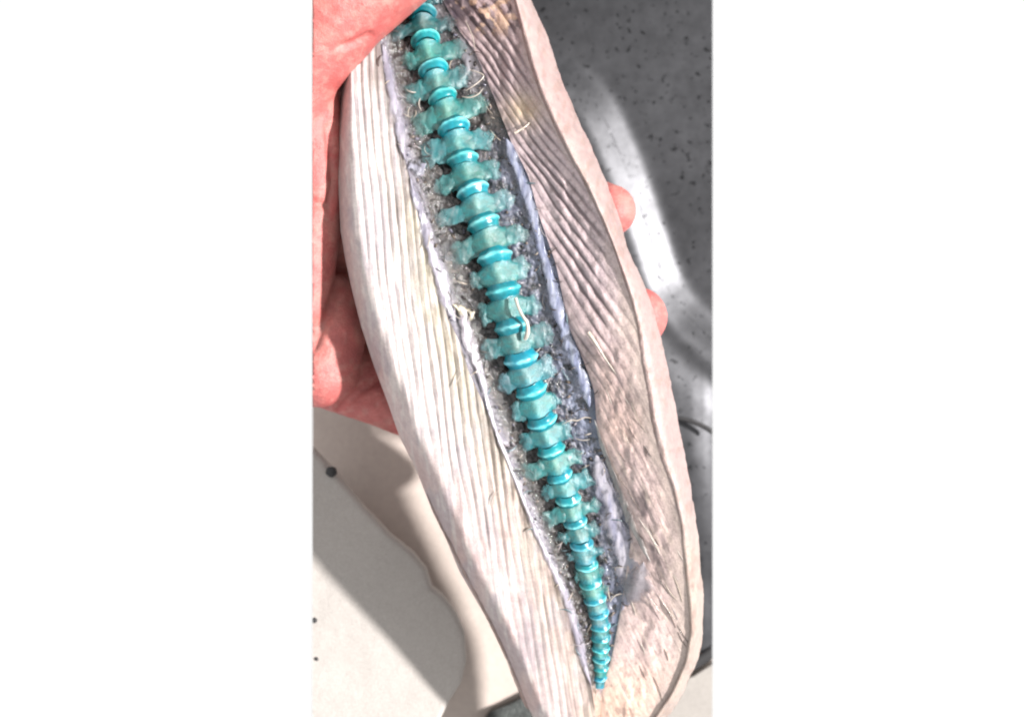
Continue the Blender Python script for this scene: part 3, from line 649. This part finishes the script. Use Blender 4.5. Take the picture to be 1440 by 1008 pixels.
# steel basin on the right
m = plain_mat('dark_steel', (.066, .066, .070), .39, 1.0, (26, .22), (200, .14), .0004, .08); M_dark = m.m
_tc = m.n('ShaderNodeTexCoord'); _sp = m.noise(_tc.outputs['Object'], 420, 2, .5)
_r = m.ramp(_sp, [(.30, (.35, .35, .35)), (.37, (1, 1, 1))]); _in = m.b.inputs['Base Color'].links[0].from_socket; m.l(m.mult(_in, _r), m.b.inputs['Base Color'])
m = plain_mat('bright_steel', (.26, .255, .26), .42, .95, (40, .12), (300, .08), .0003, .2); M_bright = m.m
m = plain_mat('grey_steel', lin((158, 150, 154))/2.7, .45, 0, (26, .14), (300, .06), .0003, .2, stretch=(1, .25, 1)); M_grey = m.m
def sweep(name, pts, mat, prof, parent=None, sub=12):
    pts = np.array(pts, float); n0 = len(pts); t = np.linspace(0, n0-1, (n0-1)*sub+1)
    q = np.stack([np.interp(t, np.arange(n0), pts[:, k]) for k in range(pts.shape[1])], -1)
    for k in range(q.shape[1]): q[:, k] = smooth(q[:, k], sub)
    d = np.gradient(q[:, :2], axis=0); d /= np.linalg.norm(d, axis=1)[:, None]; nr = np.stack([-d[:, 1], d[:, 0]], -1)
    pr = np.array(prof, float); k = len(pr)
    x = q[:, 0:1]-nr[:, 0:1]*pr[:, 0]*q[:, 2:3]; y = q[:, 1:2]-nr[:, 1:2]*pr[:, 0]*q[:, 2:3]; z = q[:, 3:4]+pr[:, 1]*q[:, 2:3]
    V = PA(x, y, z); F = gridF(len(q), k, 0, False, True).tolist()+[list(range(k)), list(range((len(q)-1)*k, len(q)*k))[::-1]]
    me = bpy.data.meshes.new(name); me.from_pydata(V.reshape(-1, 3).tolist(), [], F); bm = bmesh.new(); bm.from_mesh(me)
    bmesh.ops.recalc_face_normals(bm, faces=bm.faces[:]); clip_mesh(bm); bm.to_mesh(me); bm.free()
    me.polygons.foreach_set('use_smooth', np.ones(len(me.polygons), bool)); me.update()
    return link(name, me, mat, parent)
half = [(math.cos(t), .75*math.sin(t)) for t in np.linspace(0, math.pi, 15)]+[(-1, -.3), (1, -.3)]
def pressed_sheet():
    path = np.array([(740, 40), (800, 100), (842, 150), (872, 215), (897, 280), (918, 345), (938, 405), (962, 440), (1000, 476), (1060, 525)], float)
    t = np.linspace(0, len(path)-1, 200); q = np.stack([smooth(np.interp(t, np.arange(len(path)), path[:, k]), 12) for k in (0, 1)], -1)
    d = np.gradient(q, axis=0); d /= np.linalg.norm(d, axis=1)[:, None]
    sd = np.linspace(-420, 420, 1681)
    slope = .52*np.exp(-(sd/27)**4)+.30*np.exp(-((sd+62)/18)**2)+.10*np.exp(-((sd+110)/40)**2)
    prof = -np.cumsum(slope)*(sd[1]-sd[0]); prof -= prof[-1]
    us = np.linspace(0, 1, 260); ys = np.arange(-66, 952, 3.0); u_, y = np.meshgrid(us, ys); x = (690+.16*np.clip(y, 0, 2000))*(1-u_)+1050*u_
    dx = x[..., None]-q[:, 0]; dy = y[..., None]-q[:, 1]; dist = dx*dx+dy*dy; ii = dist.argmin(-1)
    sgn = d[ii, 0]*(y-q[ii, 1])-d[ii, 1]*(x-q[ii, 0]); sdv = -np.sign(sgn)*np.sqrt(dist.min(-1))
    amp = sstep(40, 130, y)
    z = FZ+8+np.interp(sdv, sd, prof)*amp
    low = sstep(440, 600, y)*sstep(0, -60, sdv)
    z = z-low*(x-950)*.08+low*(3*(fbm(x/30, y/300, 131, 2)-.5)+8*(fbm((x-.25*y)/70, y/240, 133, 2)-.5))+(fbm(x/80, y/80, 135, 2)-.5)*1.2
    lim = y > 946-(x-930)*.55
    yc = np.minimum(y, np.maximum(946-(x-930)*.55, 900)); 
    V = PA(x, yc, z); F = gridF(*x.shape)
    me = bpy.data.meshes.new('steel_basin'); me.from_pydata(V.reshape(-1, 3).tolist(), [], F.tolist()); bm = bmesh.new(); bm.from_mesh(me)
    bmesh.ops.remove_doubles(bm, verts=bm.verts[:], dist=1e-6)
    bmesh.ops.recalc_face_normals(bm, faces=bm.faces[:])
    if sum(f.normal.z for f in bm.faces) < 0: bmesh.ops.reverse_faces(bm, faces=bm.faces[:])
    ed = [e for e in bm.edges if e.is_boundary]; r = bmesh.ops.extrude_edge_only(bm, edges=ed)
    for g in r['geom']:
        if isinstance(g, bmesh.types.BMVert): g.co.z = (FZ+3)*S
    clip_mesh(bm); bm.to_mesh(me); bm.free()
    me.polygons.foreach_set('use_smooth', np.ones(len(me.polygons), bool)); me.update()
    o = link('steel_basin', me, M_dark); return o
o = pressed_sheet(); tag(o, 'dull dark steel basin with a bright rounded ledge behind the right side of the fish', 'basin')
o = sweep('cable', [(930, 586, 3.4, FZ+62), (960, 588, 3.4, FZ+63), (985, 596, 3.4, FZ+63), (1010, 612, 3.4, FZ+62), (1040, 640, 3.4, FZ+61)], M_black, [(math.cos(t), math.sin(t)) for t in np.linspace(0, 2*math.pi, 12, endpoint=False)])
tag(o, 'thin black cable crossing the grey steel at the right', 'cable')
o = sweep('gap_shadow_strip', [(940, 948, 9, FZ+34), (975, 934, 9, FZ+34), (1000, 916, 9, FZ+34), (1040, 890, 9, FZ+34)], M_black, half)  # shadow of the gap put in as a solid black strip
tag(o, 'black strip standing in for the gap shadow between grey steel and pale board at lower right', 'strip')
m = plain_mat('pale_board', lin((214, 206, 198))*.36, .7, 0, (40, .08), (700, .08)); 
o = slab('board', [(930, 968), (975, 950), (1003, 932), (1060, 900), (1060, 1070), (900, 1070)], FZ+26, 24, m.m, None, 3)
tag(o, 'pale cream board in the lower right corner below the black strip', 'board')
m = plain_mat('green_mat', (.03, .034, .032), .6, 0, (300, .6), (900, .4), .001, .8)
o = slab('rubber_mat', [(662, 1040), (690, 1000), (716, 990), (752, 972), (790, 960), (900, 980), (900, 1070), (650, 1070)], FZ+22, 22, m.m, None, 3)
tag(o, 'dark green black rubber mat under the tail end at the bottom edge', 'mat')
